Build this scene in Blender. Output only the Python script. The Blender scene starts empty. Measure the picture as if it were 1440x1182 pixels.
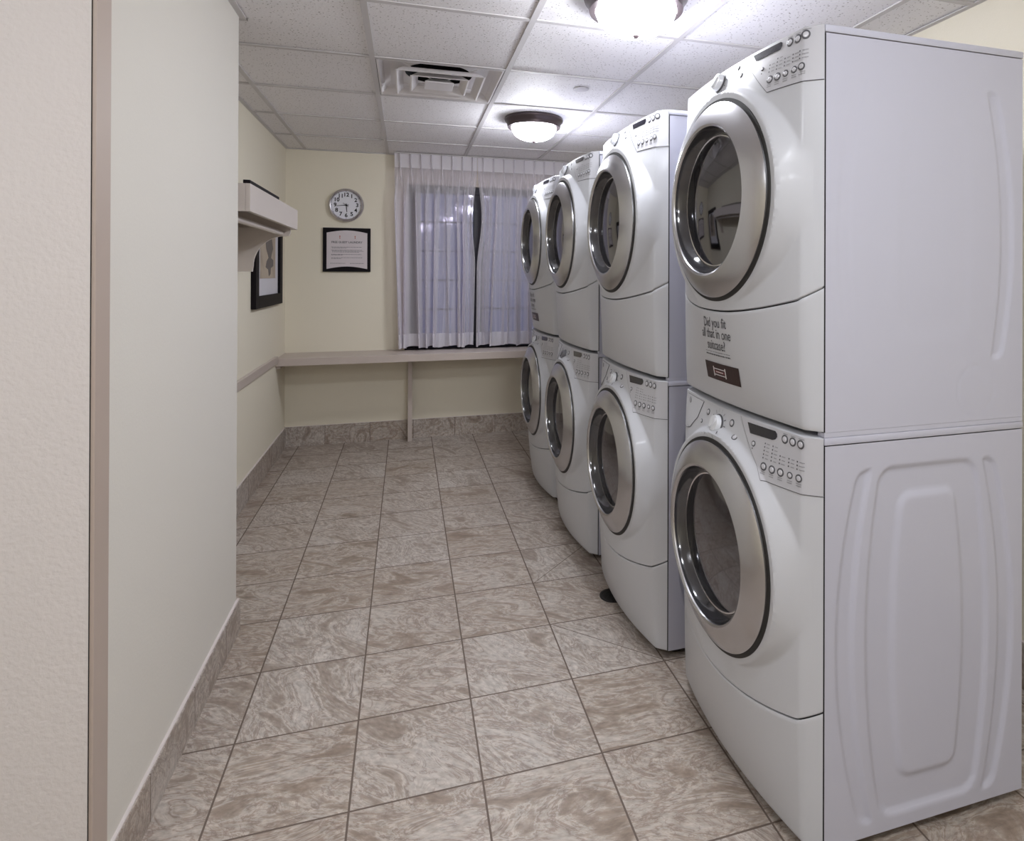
import bpy, bmesh, math, random
from mathutils import Vector, Matrix
random.seed(7)
S = bpy.context.scene
COL = S.collection
PI = math.pi

# ------------------------------------------------------------------ camera
CAM_H = 1.3557
F_PX, CX, CY = 870.6, 837.4, 382.4
YAW, PITCH, ROLL = 0.2959, 0.0024, 0.0035
cam_d = bpy.data.cameras.new('camera')
cam = bpy.data.objects.new('camera', cam_d); COL.objects.link(cam)
cam_d.sensor_fit = 'HORIZONTAL'; cam_d.sensor_width = 36.0
cam_d.lens = 36.0 * F_PX / 1440.0
cam_d.shift_x = (720.0 - CX) / 1440.0
cam_d.shift_y = (CY - 591.0) / 1440.0
cam_d.clip_start = 0.05
cam.matrix_world = (Matrix.Translation((0, 0, CAM_H)) @ Matrix.Rotation(-YAW, 4, 'Z')
                    @ Matrix.Rotation(PI / 2 + PITCH, 4, 'X') @ Matrix.Rotation(ROLL, 4, 'Z'))
S.camera = cam

# ------------------------------------------------------------------ world, exposure
W = bpy.data.worlds.new('dusk'); S.world = W; W.use_nodes = True
W.node_tree.nodes['Background'].inputs[0].default_value = (0.24, 0.26, 0.42, 1)
W.node_tree.nodes['Background'].inputs[1].default_value = 0.16
S.view_settings.view_transform = 'Standard'
S.view_settings.look = 'None'
S.view_settings.gamma = 1.0
S.view_settings.exposure = 2.15
S.view_settings.use_curve_mapping = False
LAMP_COLOR = (0.91, 0.935, 1.0)
LAMP_POWER = 17.0
LIGHT_SPOTS = [(0.76, 3.83), (0.76, 2.02), (0.70, 0.19), (-0.95, 0.15), (0.3, -1.6)]  # last three are added fill lights, unseen behind the camera

# ------------------------------------------------------------------ materials
def nmat(name):
    m = bpy.data.materials.new(name); m.use_nodes = True
    nt = m.node_tree
    return m, nt, nt.nodes['Principled BSDF']
def simple(name, col, rough=0.5, metal=0.0, spec=0.5, coat=0.0, bump=None, emit=None):
    m, nt, b = nmat(name)
    b.inputs['Base Color'].default_value = (*col, 1)
    b.inputs['Roughness'].default_value = rough
    b.inputs['Metallic'].default_value = metal
    b.inputs['Specular IOR Level'].default_value = spec
    b.inputs['Coat Weight'].default_value = coat
    b.inputs['Coat Roughness'].default_value = 0.08
    if emit:
        b.inputs['Emission Color'].default_value = (*emit[0], 1)
        b.inputs['Emission Strength'].default_value = emit[1]
    tc = nt.nodes.new('ShaderNodeTexCoord'); no = nt.nodes.new('ShaderNodeTexNoise')
    bp = nt.nodes.new('ShaderNodeBump')
    sc, st, di = bump or (40, 0.02, 0.001)
    no.inputs['Scale'].default_value = sc; no.inputs['Detail'].default_value = 3
    bp.inputs['Strength'].default_value = st; bp.inputs['Distance'].default_value = di
    nt.links.new(tc.outputs['Object'], no.inputs['Vector'])
    nt.links.new(no.outputs['Fac'], bp.inputs['Height'])
    nt.links.new(bp.outputs['Normal'], b.inputs['Normal'])
    return m
def math_node(nt, op, a, b=None, c=None):
    n = nt.nodes.new('ShaderNodeMath'); n.operation = op
    for i, v in enumerate((a, b, c)):
        if v is None: continue
        if isinstance(v, (int, float)): n.inputs[i].default_value = v
        else: nt.links.new(v, n.inputs[i])
    return n.outputs[0]

M = {}
M['wall'] = simple('cream_paint', (0.82, 0.765, 0.63), 0.75, bump=(130, 0.15, 0.003))
M['wall_near'] = simple('pale_paint', (0.70, 0.67, 0.61), 0.7, bump=(120, 0.12, 0.003))
M['wall_tex'] = simple('orange_peel_paint', (0.66, 0.62, 0.60), 0.7, bump=(95, 0.35, 0.006))
M['casing'] = simple('tan_casing', (0.47, 0.385, 0.33), 0.5)
M['gap'] = simple('dark_gap', (0.01, 0.01, 0.01), 0.8)
M['trimwhite'] = simple('painted_wood', (0.62, 0.56, 0.52), 0.45)
M['bench'] = simple('taupe_laminate', (0.55, 0.475, 0.43), 0.38)
M['tbar'] = simple('grid_metal', (0.60, 0.575, 0.575), 0.5)
M['enamel'] = simple('white_enamel', (0.52, 0.525, 0.61), 0.36, coat=0.15, bump=(30, 0.015, 0.002))
M['plastic'] = simple('white_plastic', (0.545, 0.555, 0.585), 0.38, spec=0.4, coat=0.08, bump=(25, 0.01, 0.002))
M['panelgrey'] = simple('control_panel_plastic', (0.52, 0.52, 0.55), 0.38)
M['seam'] = simple('seam_dark', (0.05, 0.05, 0.055), 0.7)
M['inner'] = simple('appliance_inside', (0.03, 0.03, 0.032), 0.8)
M['rubber'] = simple('black_rubber', (0.018, 0.017, 0.016), 0.6)
M['chrome'] = simple('chrome', (0.75, 0.75, 0.78), 0.12, 1.0)
M['darkbevel'] = simple('smoked_bevel', (0.035, 0.035, 0.04), 0.12, 0.0, 0.8, coat=0.6)
M['drum'] = simple('drum_steel', (0.20, 0.18, 0.17), 0.4, 0.8)
M['lcd'] = simple('display_black', (0.012, 0.012, 0.02), 0.15, coat=0.3)
M['ink'] = simple('grey_ink', (0.10, 0.10, 0.11), 0.6)
M['inklight'] = simple('pale_grey_ink', (0.32, 0.32, 0.34), 0.6)
M['black'] = simple('black_lacquer', (0.007, 0.005, 0.007), 0.6, spec=0.15)
M['paper'] = simple('paper', (0.68, 0.62, 0.64), 0.8)
M['matboard'] = simple('white_mat', (0.70, 0.69, 0.74), 0.8)
M['sticker'] = simple('maroon_sticker', (0.030, 0.012, 0.012), 0.4)
M['stickerwhite'] = simple('sticker_print', (0.75, 0.72, 0.72), 0.5)
M['stickerred'] = simple('sticker_red', (0.16, 0.04, 0.045), 0.5)
M['orange'] = simple('red_print', (0.45, 0.15, 0.10), 0.6)
M['clockface'] = simple('clock_face', (0.80, 0.80, 0.86), 0.5)
M['bronze'] = simple('bronze', (0.085, 0.065, 0.07), 0.35, 0.7)
M['ventwhite'] = simple('vent_enamel', (0.78, 0.75, 0.75), 0.4)
M['ductdark'] = simple('duct_dark', (0.006, 0.006, 0.006), 0.9)
M['wframe'] = simple('window_frame_paint', (0.018, 0.017, 0.022), 0.5)
M['grille'] = simple('window_grille_paint', (0.07, 0.07, 0.09), 0.4)
M['knobplastic'] = simple('knob_plastic', (0.74, 0.76, 0.80), 0.18, coat=0.6)
M['knobdark'] = simple('knob_dark_grey', (0.13, 0.13, 0.14), 0.3, coat=0.3)
M['buttonring'] = simple('button_ring', (0.09, 0.09, 0.10), 0.35)
M['button'] = simple('button_silver', (0.62, 0.62, 0.66), 0.3, 0.2)
M['sprink'] = simple('sprinkler_cover', (0.62, 0.60, 0.62), 0.5)
M['caulk'] = simple('caulk', (0.70, 0.64, 0.62), 0.7)

# brushed steel
m, nt, b = nmat('brushed_steel')
b.inputs['Base Color'].default_value = (0.55, 0.55, 0.565, 1); b.inputs['Metallic'].default_value = 1
b.inputs['Roughness'].default_value = 0.27; b.inputs['Anisotropic'].default_value = 0.5
M['steel'] = m
# door glass
m, nt, b = nmat('smoked_glass')
tr = nt.nodes.new('ShaderNodeBsdfTransparent'); tr.inputs[0].default_value = (0.42, 0.41, 0.42, 1)
gl = nt.nodes.new('ShaderNodeBsdfGlossy'); gl.inputs['Roughness'].default_value = 0.05
gl.inputs['Color'].default_value = (0.85, 0.85, 0.9, 1)
lw = nt.nodes.new('ShaderNodeLayerWeight'); lw.inputs['Blend'].default_value = 0.45
fac = math_node(nt, 'MULTIPLY_ADD', lw.outputs['Fresnel'], 0.75, 0.17)
mx = nt.nodes.new('ShaderNodeMixShader')
nt.links.new(fac, mx.inputs[0]); nt.links.new(tr.outputs[0], mx.inputs[1]); nt.links.new(gl.outputs[0], mx.inputs[2])
nt.links.new(mx.outputs[0], nt.nodes['Material Output'].inputs[0])
M['glass'] = m
# window glass
m, nt, b = nmat('window_glass')
tr = nt.nodes.new('ShaderNodeBsdfTransparent'); tr.inputs[0].default_value = (0.85, 0.87, 0.92, 1)
gl = nt.nodes.new('ShaderNodeBsdfGlossy'); gl.inputs['Roughness'].default_value = 0.06
lw = nt.nodes.new('ShaderNodeLayerWeight'); lw.inputs['Blend'].default_value = 0.3
fac = math_node(nt, 'MULTIPLY_ADD', lw.outputs['Fresnel'], 0.8, 0.08)
mx = nt.nodes.new('ShaderNodeMixShader')
nt.links.new(fac, mx.inputs[0]); nt.links.new(tr.outputs[0], mx.inputs[1]); nt.links.new(gl.outputs[0], mx.inputs[2])
nt.links.new(mx.outputs[0], nt.nodes['Material Output'].inputs[0])
M['pane'] = m
# lamp glass (gives off light)
m, nt, b = nmat('lit_frosted_glass')
b.inputs['Base Color'].default_value = (0.9, 0.9, 0.9, 1)
b.inputs['Emission Color'].default_value = (*LAMP_COLOR, 1)
b.inputs['Emission Strength'].default_value = LAMP_POWER
M['lampglass'] = m
# sheer curtain: single cloth lets light through, doubled header and hem do not
m, nt, b = nmat('sheer_curtain')
tc = nt.nodes.new('ShaderNodeTexCoord'); sep = nt.nodes.new('ShaderNodeSeparateXYZ')
nt.links.new(tc.outputs['Object'], sep.inputs[0])
z = sep.outputs['Z']
hem = math_node(nt, 'LESS_THAN', z, 0.865)
head = math_node(nt, 'GREATER_THAN', z, 2.20)
dbl = math_node(nt, 'MAXIMUM', hem, head)
di = nt.nodes.new('ShaderNodeBsdfDiffuse'); di.inputs[0].default_value = (0.92, 0.89, 0.93, 1)
tl = nt.nodes.new('ShaderNodeBsdfTranslucent'); tl.inputs[0].default_value = (0.72, 0.70, 0.78, 1)
m1 = nt.nodes.new('ShaderNodeMixShader'); m1.inputs[0].default_value = 0.35
nt.links.new(di.outputs[0], m1.inputs[1]); nt.links.new(tl.outputs[0], m1.inputs[2])
tr = nt.nodes.new('ShaderNodeBsdfTransparent'); tr.inputs[0].default_value = (0.82, 0.77, 0.86, 1)
m2 = nt.nodes.new('ShaderNodeMixShader')
no = nt.nodes.new('ShaderNodeTexNoise'); no.inputs['Scale'].default_value = 60
lwc = nt.nodes.new('ShaderNodeLayerWeight'); lwc.inputs['Blend'].default_value = 0.5
thin = math_node(nt, 'POWER', math_node(nt, 'SUBTRACT', 1.0, lwc.outputs['Facing']), 2.0)   # threads close up when seen edge-on
f = math_node(nt, 'MULTIPLY', math_node(nt, 'MULTIPLY_ADD', dbl, -0.50, 0.58), thin)
nt.links.new(f, m2.inputs[0]); nt.links.new(m1.outputs[0], m2.inputs[1]); nt.links.new(tr.outputs[0], m2.inputs[2])
nt.links.new(m2.outputs[0], nt.nodes['Material Output'].inputs[0])
M['sheer'] = m

# stone-look tile: floor and baseboard
TX0, TY0, TS = -0.1343, 1.6723, 0.3343
def stone(name, mode, grout_w, diag=False):
    m, nt, b = nmat(name)
    L = nt.links.new
    geo = nt.nodes.new('ShaderNodeNewGeometry'); sep = nt.nodes.new('ShaderNodeSeparateXYZ')
    L(geo.outputs['Position'], sep.inputs[0])
    def axis(out, off):
        t = math_node(nt, 'DIVIDE', math_node(nt, 'SUBTRACT', out, off), TS)
        fl = math_node(nt, 'FLOOR', t); fr = math_node(nt, 'FRACT', t)
        d = math_node(nt, 'MINIMUM', fr, math_node(nt, 'SUBTRACT', 1.0, fr))
        return fl, math_node(nt, 'MULTIPLY', d, TS)
    if mode == 'xy':
        fx, dx = axis(sep.outputs['X'], TX0); fy, dy = axis(sep.outputs['Y'], TY0)
        dist = math_node(nt, 'MINIMUM', dx, dy)
    elif mode == 'y':
        fy, dist = axis(sep.outputs['Y'], TY0 + 0.11); fx = fy
    else:
        fx, dist = axis(sep.outputs['X'], TX0 + 0.19); fy = fx
    grout = math_node(nt, 'LESS_THAN', dist, grout_w)
    if diag:   # cut tiles that fall towards the drain
        for (x1, y1, x2, y2) in [(0.539, 2.675, 0.86, 2.985), (0.546, 2.334, 0.90, 1.985)]:
            ln = math.hypot(x2 - x1, y2 - y1); nx, ny = -(y2 - y1) / ln, (x2 - x1) / ln
            px, py = (x2 - x1) / ln, (y2 - y1) / ln
            ax = math_node(nt, 'SUBTRACT', sep.outputs['X'], x1); ay = math_node(nt, 'SUBTRACT', sep.outputs['Y'], y1)
            perp = math_node(nt, 'ABSOLUTE', math_node(nt, 'ADD', math_node(nt, 'MULTIPLY', ax, nx), math_node(nt, 'MULTIPLY', ay, ny)))
            par = math_node(nt, 'ADD', math_node(nt, 'MULTIPLY', ax, px), math_node(nt, 'MULTIPLY', ay, py))
            on = math_node(nt, 'MULTIPLY', math_node(nt, 'LESS_THAN', perp, 0.0016),
                           math_node(nt, 'MULTIPLY', math_node(nt, 'GREATER_THAN', par, 0.0), math_node(nt, 'LESS_THAN', par, ln)))
            grout = math_node(nt, 'MAXIMUM', grout, on)
    cid = nt.nodes.new('ShaderNodeCombineXYZ'); L(fx, cid.inputs[0]); L(fy, cid.inputs[1])
    wn = nt.nodes.new('ShaderNodeTexWhiteNoise'); wn.noise_dimensions = '3D'; L(cid.outputs[0], wn.inputs['Vector'])
    vadd = nt.nodes.new('ShaderNodeVectorMath'); vadd.operation = 'MULTIPLY_ADD'
    L(wn.outputs['Color'], vadd.inputs[0]); vadd.inputs[1].default_value = (13, 13, 13); L(geo.outputs['Position'], vadd.inputs[2])
    # per-tile turn, so veins run different ways
    rot = nt.nodes.new('ShaderNodeVectorRotate'); rot.rotation_type = 'Z_AXIS'
    L(vadd.outputs[0], rot.inputs['Vector']); L(math_node(nt, 'MULTIPLY', wn.outputs['Value'], 1.2), rot.inputs['Angle'])
    stv = nt.nodes.new('ShaderNodeVectorMath'); stv.operation = 'MULTIPLY'
    stv.inputs[1].default_value = (1.0, 2.1, 1.6); L(rot.outputs[0], stv.inputs[0])
    n1 = nt.nodes.new('ShaderNodeTexNoise'); n1.inputs['Scale'].default_value = 4.2; n1.inputs['Detail'].default_value = 10
    n1.inputs['Roughness'].default_value = 0.66; n1.inputs['Distortion'].default_value = 1.1
    L(stv.outputs[0], n1.inputs['Vector'])
    cr = nt.nodes.new('ShaderNodeValToRGB'); L(n1.outputs['Fac'], cr.inputs[0])
    e = cr.color_ramp.elements
    e[0].position = 0.25; e[0].color = (0.21, 0.155, 0.115, 1)
    e[1].position = 0.78; e[1].color = (0.55, 0.50, 0.45, 1)
    for p, c in [(0.40, (0.29, 0.225, 0.175)), (0.455, (0.37, 0.305, 0.25)), (0.485, (0.50, 0.44, 0.385)), (0.51, (0.35, 0.285, 0.235)), (0.56, (0.42, 0.36, 0.305)), (0.61, (0.50, 0.445, 0.395)), (0.63, (0.41, 0.35, 0.30)), (0.53, (0.27, 0.205, 0.16)), (0.54, (0.40, 0.335, 0.285))]:
        x = e.new(p); x.color = (*c, 1)
    # thin contour veins
    n2 = nt.nodes.new('ShaderNodeTexNoise'); n2.inputs['Scale'].default_value = 4.5; n2.inputs['Detail'].default_value = 9
    n2.inputs['Distortion'].default_value = 2.2; L(stv.outputs[0], n2.inputs['Vector'])
    v = math_node(nt, 'FRACT', math_node(nt, 'MULTIPLY', n2.outputs['Fac'], 9.0))
    vein = math_node(nt, 'LESS_THAN', math_node(nt, 'ABSOLUTE', math_node(nt, 'SUBTRACT', v, 0.5)), 0.07)
    n3 = nt.nodes.new('ShaderNodeTexNoise'); n3.inputs['Scale'].default_value = 6; L(stv.outputs[0], n3.inputs['Vector'])
    vein = math_node(nt, 'MULTIPLY', vein, math_node(nt, 'MULTIPLY', math_node(nt, 'GREATER_THAN', n3.outputs['Fac'], 0.47), 0.6))
    mv = nt.nodes.new('ShaderNodeMixRGB'); L(vein, mv.inputs[0]); L(cr.outputs[0], mv.inputs[1]); mv.inputs[2].default_value = (0.27, 0.20, 0.165, 1)
    # fine mottling
    n4 = nt.nodes.new('ShaderNodeTexNoise'); n4.inputs['Scale'].default_value = 38; n4.inputs['Detail'].default_value = 4
    L(stv.outputs[0], n4.inputs['Vector'])
    mo = nt.nodes.new('ShaderNodeMixRGB'); mo.blend_type = 'OVERLAY'; mo.inputs[0].default_value = 0.5
    L(mv.outputs[0], mo.inputs[1]); L(n4.outputs['Fac'], mo.inputs[2])
    # whole-tile tint
    hs = nt.nodes.new('ShaderNodeHueSaturation')
    L(math_node(nt, 'MULTIPLY_ADD', wn.outputs['Value'], 0.12, 0.97), hs.inputs['Value'])
    L(math_node(nt, 'MULTIPLY_ADD', wn.outputs['Value'], -0.25, 1.0), hs.inputs['Saturation'])
    L(mo.outputs[0], hs.inputs['Color'])
    mg = nt.nodes.new('ShaderNodeMixRGB'); L(grout, mg.inputs[0]); L(hs.outputs[0], mg.inputs[1]); mg.inputs[2].default_value = (0.14, 0.105, 0.085, 1)
    L(mg.outputs[0], b.inputs['Base Color'])
    L(math_node(nt, 'MULTIPLY_ADD', grout, 0.4, 0.42), b.inputs['Roughness'])
    hgt = math_node(nt, 'ADD', math_node(nt, 'MULTIPLY', grout, -1.0), math_node(nt, 'MULTIPLY', n1.outputs['Fac'], 0.3))
    bp = nt.nodes.new('ShaderNodeBump'); bp.inputs['Strength'].default_value = 0.35; bp.inputs['Distance'].default_value = 0.002
    L(hgt, bp.inputs['Height']); L(bp.outputs['Normal'], b.inputs['Normal'])
    return m
M['floor'] = stone('stone_floor_tile', 'xy', 0.0026, True)
M['base_y'] = stone('stone_base_tile_side', 'y', 0.0018)
M['base_x'] = stone('stone_base_tile_back', 'x', 0.0018)

# acoustic ceiling tile
m, nt, b = nmat('acoustic_tile')
geo = nt.nodes.new('ShaderNodeNewGeometry')
n1 = nt.nodes.new('ShaderNodeTexNoise'); n1.inputs['Scale'].default_value = 110; n1.inputs['Detail'].default_value = 3
n2 = nt.nodes.new('ShaderNodeTexVoronoi'); n2.inputs['Scale'].default_value = 75
nt.links.new(geo.outputs['Position'], n1.inputs['Vector']); nt.links.new(geo.outputs['Position'], n2.inputs['Vector'])
pit = math_node(nt, 'MULTIPLY', math_node(nt, 'LESS_THAN', n2.outputs['Distance'], 0.26), math_node(nt, 'GREATER_THAN', n1.outputs['Fac'], 0.5))
cr = nt.nodes.new('ShaderNodeMixRGB'); nt.links.new(pit, cr.inputs[0])
cr.inputs[1].default_value = (0.86, 0.84, 0.85, 1); cr.inputs[2].default_value = (0.46, 0.43, 0.42, 1)
nt.links.new(cr.outputs[0], b.inputs['Base Color']); b.inputs['Roughness'].default_value = 0.6
bp = nt.nodes.new('ShaderNodeBump'); bp.inputs['Strength'].default_value = 0.4; bp.inputs['Distance'].default_value = 0.003
nt.links.new(math_node(nt, 'SUBTRACT', n1.outputs['Fac'], pit), bp.inputs['Height']); nt.links.new(bp.outputs['Normal'], b.inputs['Normal'])
M['ceil'] = m

# ------------------------------------------------------------------ mesh helpers
def obj(name, bm, mats, parent=None, smooth=False, kind=None, label=None):
    me = bpy.data.meshes.new(name)
    bmesh.ops.recalc_face_normals(bm, faces=bm.faces)
    bm.to_mesh(me); bm.free()
    if not isinstance(mats, (list, tuple)): mats = [mats]
    for m_ in mats: me.materials.append(m_)
    if smooth:
        for p in me.polygons: p.use_smooth = True
        try: me.set_sharp_from_angle(angle=math.radians(38))
        except Exception: pass
    o = bpy.data.objects.new(name, me); COL.objects.link(o)
    if parent: o.parent = parent
    if kind: o['kind'] = kind
    if label: o['label'] = label
    return o
def empty(name, loc, label, cat, group=None):
    o = bpy.data.objects.new(name, None); COL.objects.link(o); o.location = loc
    o.empty_display_size = 0.1
    o['label'] = label; o['category'] = cat
    if group: o['group'] = group
    return o
def tag(o, label, cat, group=None):
    o['label'] = label; o['category'] = cat
    if group: o['group'] = group
    return o
def box(bm, x0, x1, y0, y1, z0, z1, mi=0, bevel=0.0):
    vs = [bm.verts.new((x, y, z)) for x in (x0, x1) for y in (y0, y1) for z in (z0, z1)]
    fs = [bm.faces.new([vs[i] for i in q]) for q in ((0, 1, 3, 2), (4, 6, 7, 5), (0, 4, 5, 1), (2, 3, 7, 6), (0, 2, 6, 4), (1, 5, 7, 3))]
    for f in fs: f.material_index = mi
    if bevel > 0:
        es = list({e for f in fs for e in f.edges})
        r = bmesh.ops.bevel(bm, geom=es, offset=bevel, segments=2, profile=0.5, affect='EDGES')
        for f in r['faces']: f.material_index = mi
def boxobj(name, dims, mat, parent=None, kind=None, bevel=0.0, label=None):
    bm = bmesh.new(); box(bm, *dims, bevel=bevel)
    return obj(name, bm, mat, parent, kind=kind, label=label)
def lathe(bm, prof, frame, n=64, mi=0, mis=None):
    """prof: (radius, height) pairs turned about the frame's z axis"""
    rings = []
    for r, hgt in prof:
        if r < 1e-6: rings.append([bm.verts.new(frame @ Vector((0, 0, hgt)))])
        else: rings.append([bm.verts.new(frame @ Vector((r * math.cos(2 * PI * i / n), r * math.sin(2 * PI * i / n), hgt))) for i in range(n)])
    for k in range(len(prof) - 1):
        a, c = rings[k], rings[k + 1]
        for i in range(n):
            j = (i + 1) % n
            if len(a) == 1 and len(c) == 1: continue
            if len(a) == 1: f = bm.faces.new((a[0], c[i], c[j]))
            elif len(c) == 1: f = bm.faces.new((a[i], a[j], c[0]))
            else: f = bm.faces.new((a[i], a[j], c[j], c[i]))
            f.material_index = mis[k] if mis else mi
def tube(bm, p0, p1, r, n=12, mi=0):
    p0, p1 = Vector(p0), Vector(p1); d = p1 - p0
    fr = Matrix.Translation(p0) @ d.to_track_quat('Z', 'Y').to_matrix().to_4x4()
    lathe(bm, [(0, 0), (r, 0), (r, d.length), (0, d.length)], fr, n, mi)
def poly_extrude(bm, pts, vec, mi=0):
    a = [bm.verts.new(p) for p in pts]; vec = Vector(vec)
    c = [bm.verts.new(Vector(p) + vec) for p in pts]
    n = len(pts)
    fs = [bm.faces.new(a), bm.faces.new(c[::-1])] + [bm.faces.new((a[i], c[i], c[(i + 1) % n], a[(i + 1) % n])) for i in range(n)]
    for f in fs: f.material_index = mi
def text_polys(s, size, align='CENTER', bold=0.0):
    """flat triangles of a line of text, in the xy plane"""
    cu = bpy.data.curves.new('t', 'FONT'); cu.body = s; cu.size = size; cu.align_x = align; cu.align_y = 'CENTER'
    cu.resolution_u = 3; cu.offset = bold
    o = bpy.data.objects.new('t', cu); COL.objects.link(o)
    bpy.context.view_layer.update()
    me = bpy.data.meshes.new_from_object(o.evaluated_get(bpy.context.evaluated_depsgraph_get()))
    vs = [tuple(v.co) for v in me.vertices]; fs = [tuple(p.vertices) for p in me.polygons]
    bpy.data.objects.remove(o); bpy.data.curves.remove(cu); bpy.data.meshes.remove(me)
    return vs, fs
def add_text(bm, s, size, fn, mi=0, sx=1.0, align='CENTER', bold=0.0):
    vs, fs = text_polys(s, size, align, bold)
    bv = [bm.verts.new(fn(x * sx, y)) for x, y, _ in vs]
    for f in fs:
        try: bm.faces.new([bv[i] for i in f]).material_index = mi
        except ValueError: pass

# ------------------------------------------------------------------ the room
CH = 2.319
XL, XN, XR, YB, YJ = -0.905, -0.61, 1.945, 5.312, 2.64
YREAR, XFAR = -2.4, -2.4
YN = 1.487                                     # face of the near textured wall
def wall(name, dims, mat): return boxobj(name, dims, mat, kind='structure')
boxobj('floor', (XFAR - .1, XR + .1, YREAR - .1, YB + .2, -0.05, 0), M['floor'], kind='structure')
wall('wall_left', (XL - .12, XL, YJ, YB + .15, 0, CH + .1), M['wall'])
bm = bmesh.new(); box(bm, XN - .415, XN, 1.557, YJ, 0, CH + .1, bevel=0.014)
obj('wall_near_left', bm, M['wall_near'], kind='structure')
wall('wall_entrance', (XFAR - .1, -0.609, YN, YN + 0.066, 0, CH + .1), M['wall_tex'])
boxobj('trim_1', (-0.66, -0.6015, YN + 0.004, 1.5565, 0, CH), M['casing'], kind='structure', bevel=0.001)
bm = bmesh.new(); box(bm, -0.66, -0.6085, YN + 0.0005, YN + 0.004, 0, CH); obj('trim_2', bm, M['gap'], kind='structure')
WX0, WX1, WZ0, WZ1 = 0.005, 1.20, 0.735, 2.085
bm = bmesh.new()
box(bm, XL - .12, WX0, YB, YB + .15, 0, CH + .1); box(bm, WX1, XR + .1, YB, YB + .15, 0, CH + .1)
box(bm, WX0, WX1, YB, YB + .15, 0, WZ0); box(bm, WX0, WX1, YB, YB + .15, WZ1, CH + .1)
obj('wall_back', bm, M['wall'], kind='structure')
wall('wall_right', (XR, XR + .1, YREAR - .1, YB, 0, CH + .1), M['wall'])
wall('wall_rear', (XFAR - .1, XR, YREAR - .1, YREAR, 0, CH + .1), M['wall'])
wall('wall_far_left', (XFAR - .1, XFAR, YREAR, YN, 0, CH + .1), M['wall'])
# baseboards of cut floor tile
BH = 0.152
def baseb(name, dims, mat, cap):
    bm = bmesh.new(); box(bm, *dims)
    x0, x1, y0, y1, z0, z1 = dims
    box(bm, *cap, mi=1)
    obj(name, bm, [mat, M['caulk']], kind='structure')
baseb('baseboard_left', (XL, XL + .011, YJ, YB, 0, BH), M['base_y'], (XL, XL + .008, YJ, YB, BH, BH + .002))
baseb('baseboard_near_left', (XN, XN + .011, 1.557, YJ + .002, 0, 0.118), M['base_y'], (XN, XN + .008, 1.557, YJ, 0.118, 0.122))
baseb('baseboard_back', (XL, XR, YB - .011, YB, 0, BH), M['base_x'], (XL, XR, YB - .008, YB, BH, BH + .002))
baseb('baseboard_right', (XR - .011, XR, YREAR, YB, 0, BH), M['base_y'], (XR - .008, XR, YREAR, YB, BH, BH + .002))
# ceiling tiles, one cell left open for the diffuser
GX, GY, GS = -0.152, 2.331, 0.6096
cuts = lambda a, b_, o: sorted({a, b_} | {o + GS * k for k in range(-12, 12) if a + 1e-4 < o + GS * k < b_ - 1e-4})
bm = bmesh.new()
xs, ys = cuts(XFAR, XR, GX), cuts(YREAR, YB, GY)
for i in range(len(xs) - 1):
    for j in range(len(ys) - 1):
        cx_, cy_ = (xs[i] + xs[i + 1]) / 2, (ys[j] + ys[j + 1]) / 2
        if GX < cx_ < GX + GS and GY + GS < cy_ < GY + 2 * GS: continue
        dz = random.uniform(0, 0.0015)
        box(bm, xs[i], xs[i + 1], ys[j], ys[j + 1], CH + 0.006 + dz, CH + 0.02)
obj('ceiling', bm, M['ceil'], kind='structure')
boxobj('trim_3', (XFAR - .1, XR + .1, YREAR - .1, YB + .15, CH + .35, CH + .4), M['gap'], kind='structure')   # slab above
bm = bmesh.new()
for x in xs[1:-1]: box(bm, x - .012, x + .012, YREAR, YB, CH, CH + .0055)
for y in ys[1:-1]: box(bm, XFAR, XR, y - .0115, y + .0115, CH + .0006, CH + .0055)
box(bm, XL, XL + .022, YJ, YB, CH, CH + .005); box(bm, XL, XR, YB - .022, YB, CH - .0005, CH + .005)
box(bm, XR - .022, XR, YREAR, YB, CH, CH + .005); box(bm, XN, XN + .022, 1.557, YJ + .022, CH, CH + .005)
box(bm, XL, XN + .022, YJ, YJ + .022, CH - .0005, CH + .005)
obj('trim_4', bm, M['tbar'], kind='structure')
# chair-height ledge on the left wall
boxobj('trim_5', (XL, XL + .022, YJ, 4.93, 0.700, 0.752), M['bench'], kind='structure', bevel=0.002)

# ------------------------------------------------------------------ window
fr = bmesh.new()
yf0, yf1 = YB + .05, YB + .10
def frbox(x0, x1, z0, z1, a=0, b_=0): box(fr, x0, x1, yf0 + a, yf1 + b_, z0, z1, bevel=0.003)
frbox(WX0, WX0 + .10, WZ0, WZ1); frbox(WX1 - .10, WX1, WZ0, WZ1)
frbox(WX0 + .10, WX1 - .10, WZ1 - .06, WZ1); frbox(WX0 + .10, WX1 - .10, WZ0, WZ0 + .05)
frbox(0.545, 0.635, WZ0 + .05, WZ1 - .06)
win = obj('window_1', fr, M['wframe'], kind='structure')
for k, (a, c) in enumerate([(WX0 + .10, 0.545), (0.635, WX1 - .10)]):
    boxobj('pane', (a, c, YB + .078, YB + .082, WZ0 + .05, WZ1 - .06), M['pane'], win)
    g = bmesh.new()
    for zz in (1.785, 1.54, 1.295, 1.05): box(g, a, c, YB + .066, YB + .0775, zz - .007, zz + .007)
    obj('grille', g, M['grille'], win)
boxobj('sill_shade_strip', (WX0 - .02, WX1 + .02, YB - .072, YB + .05, .7315, .7445), M['black'], win)  # added black strip, paints the dark window depth below the curtain hem

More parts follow.
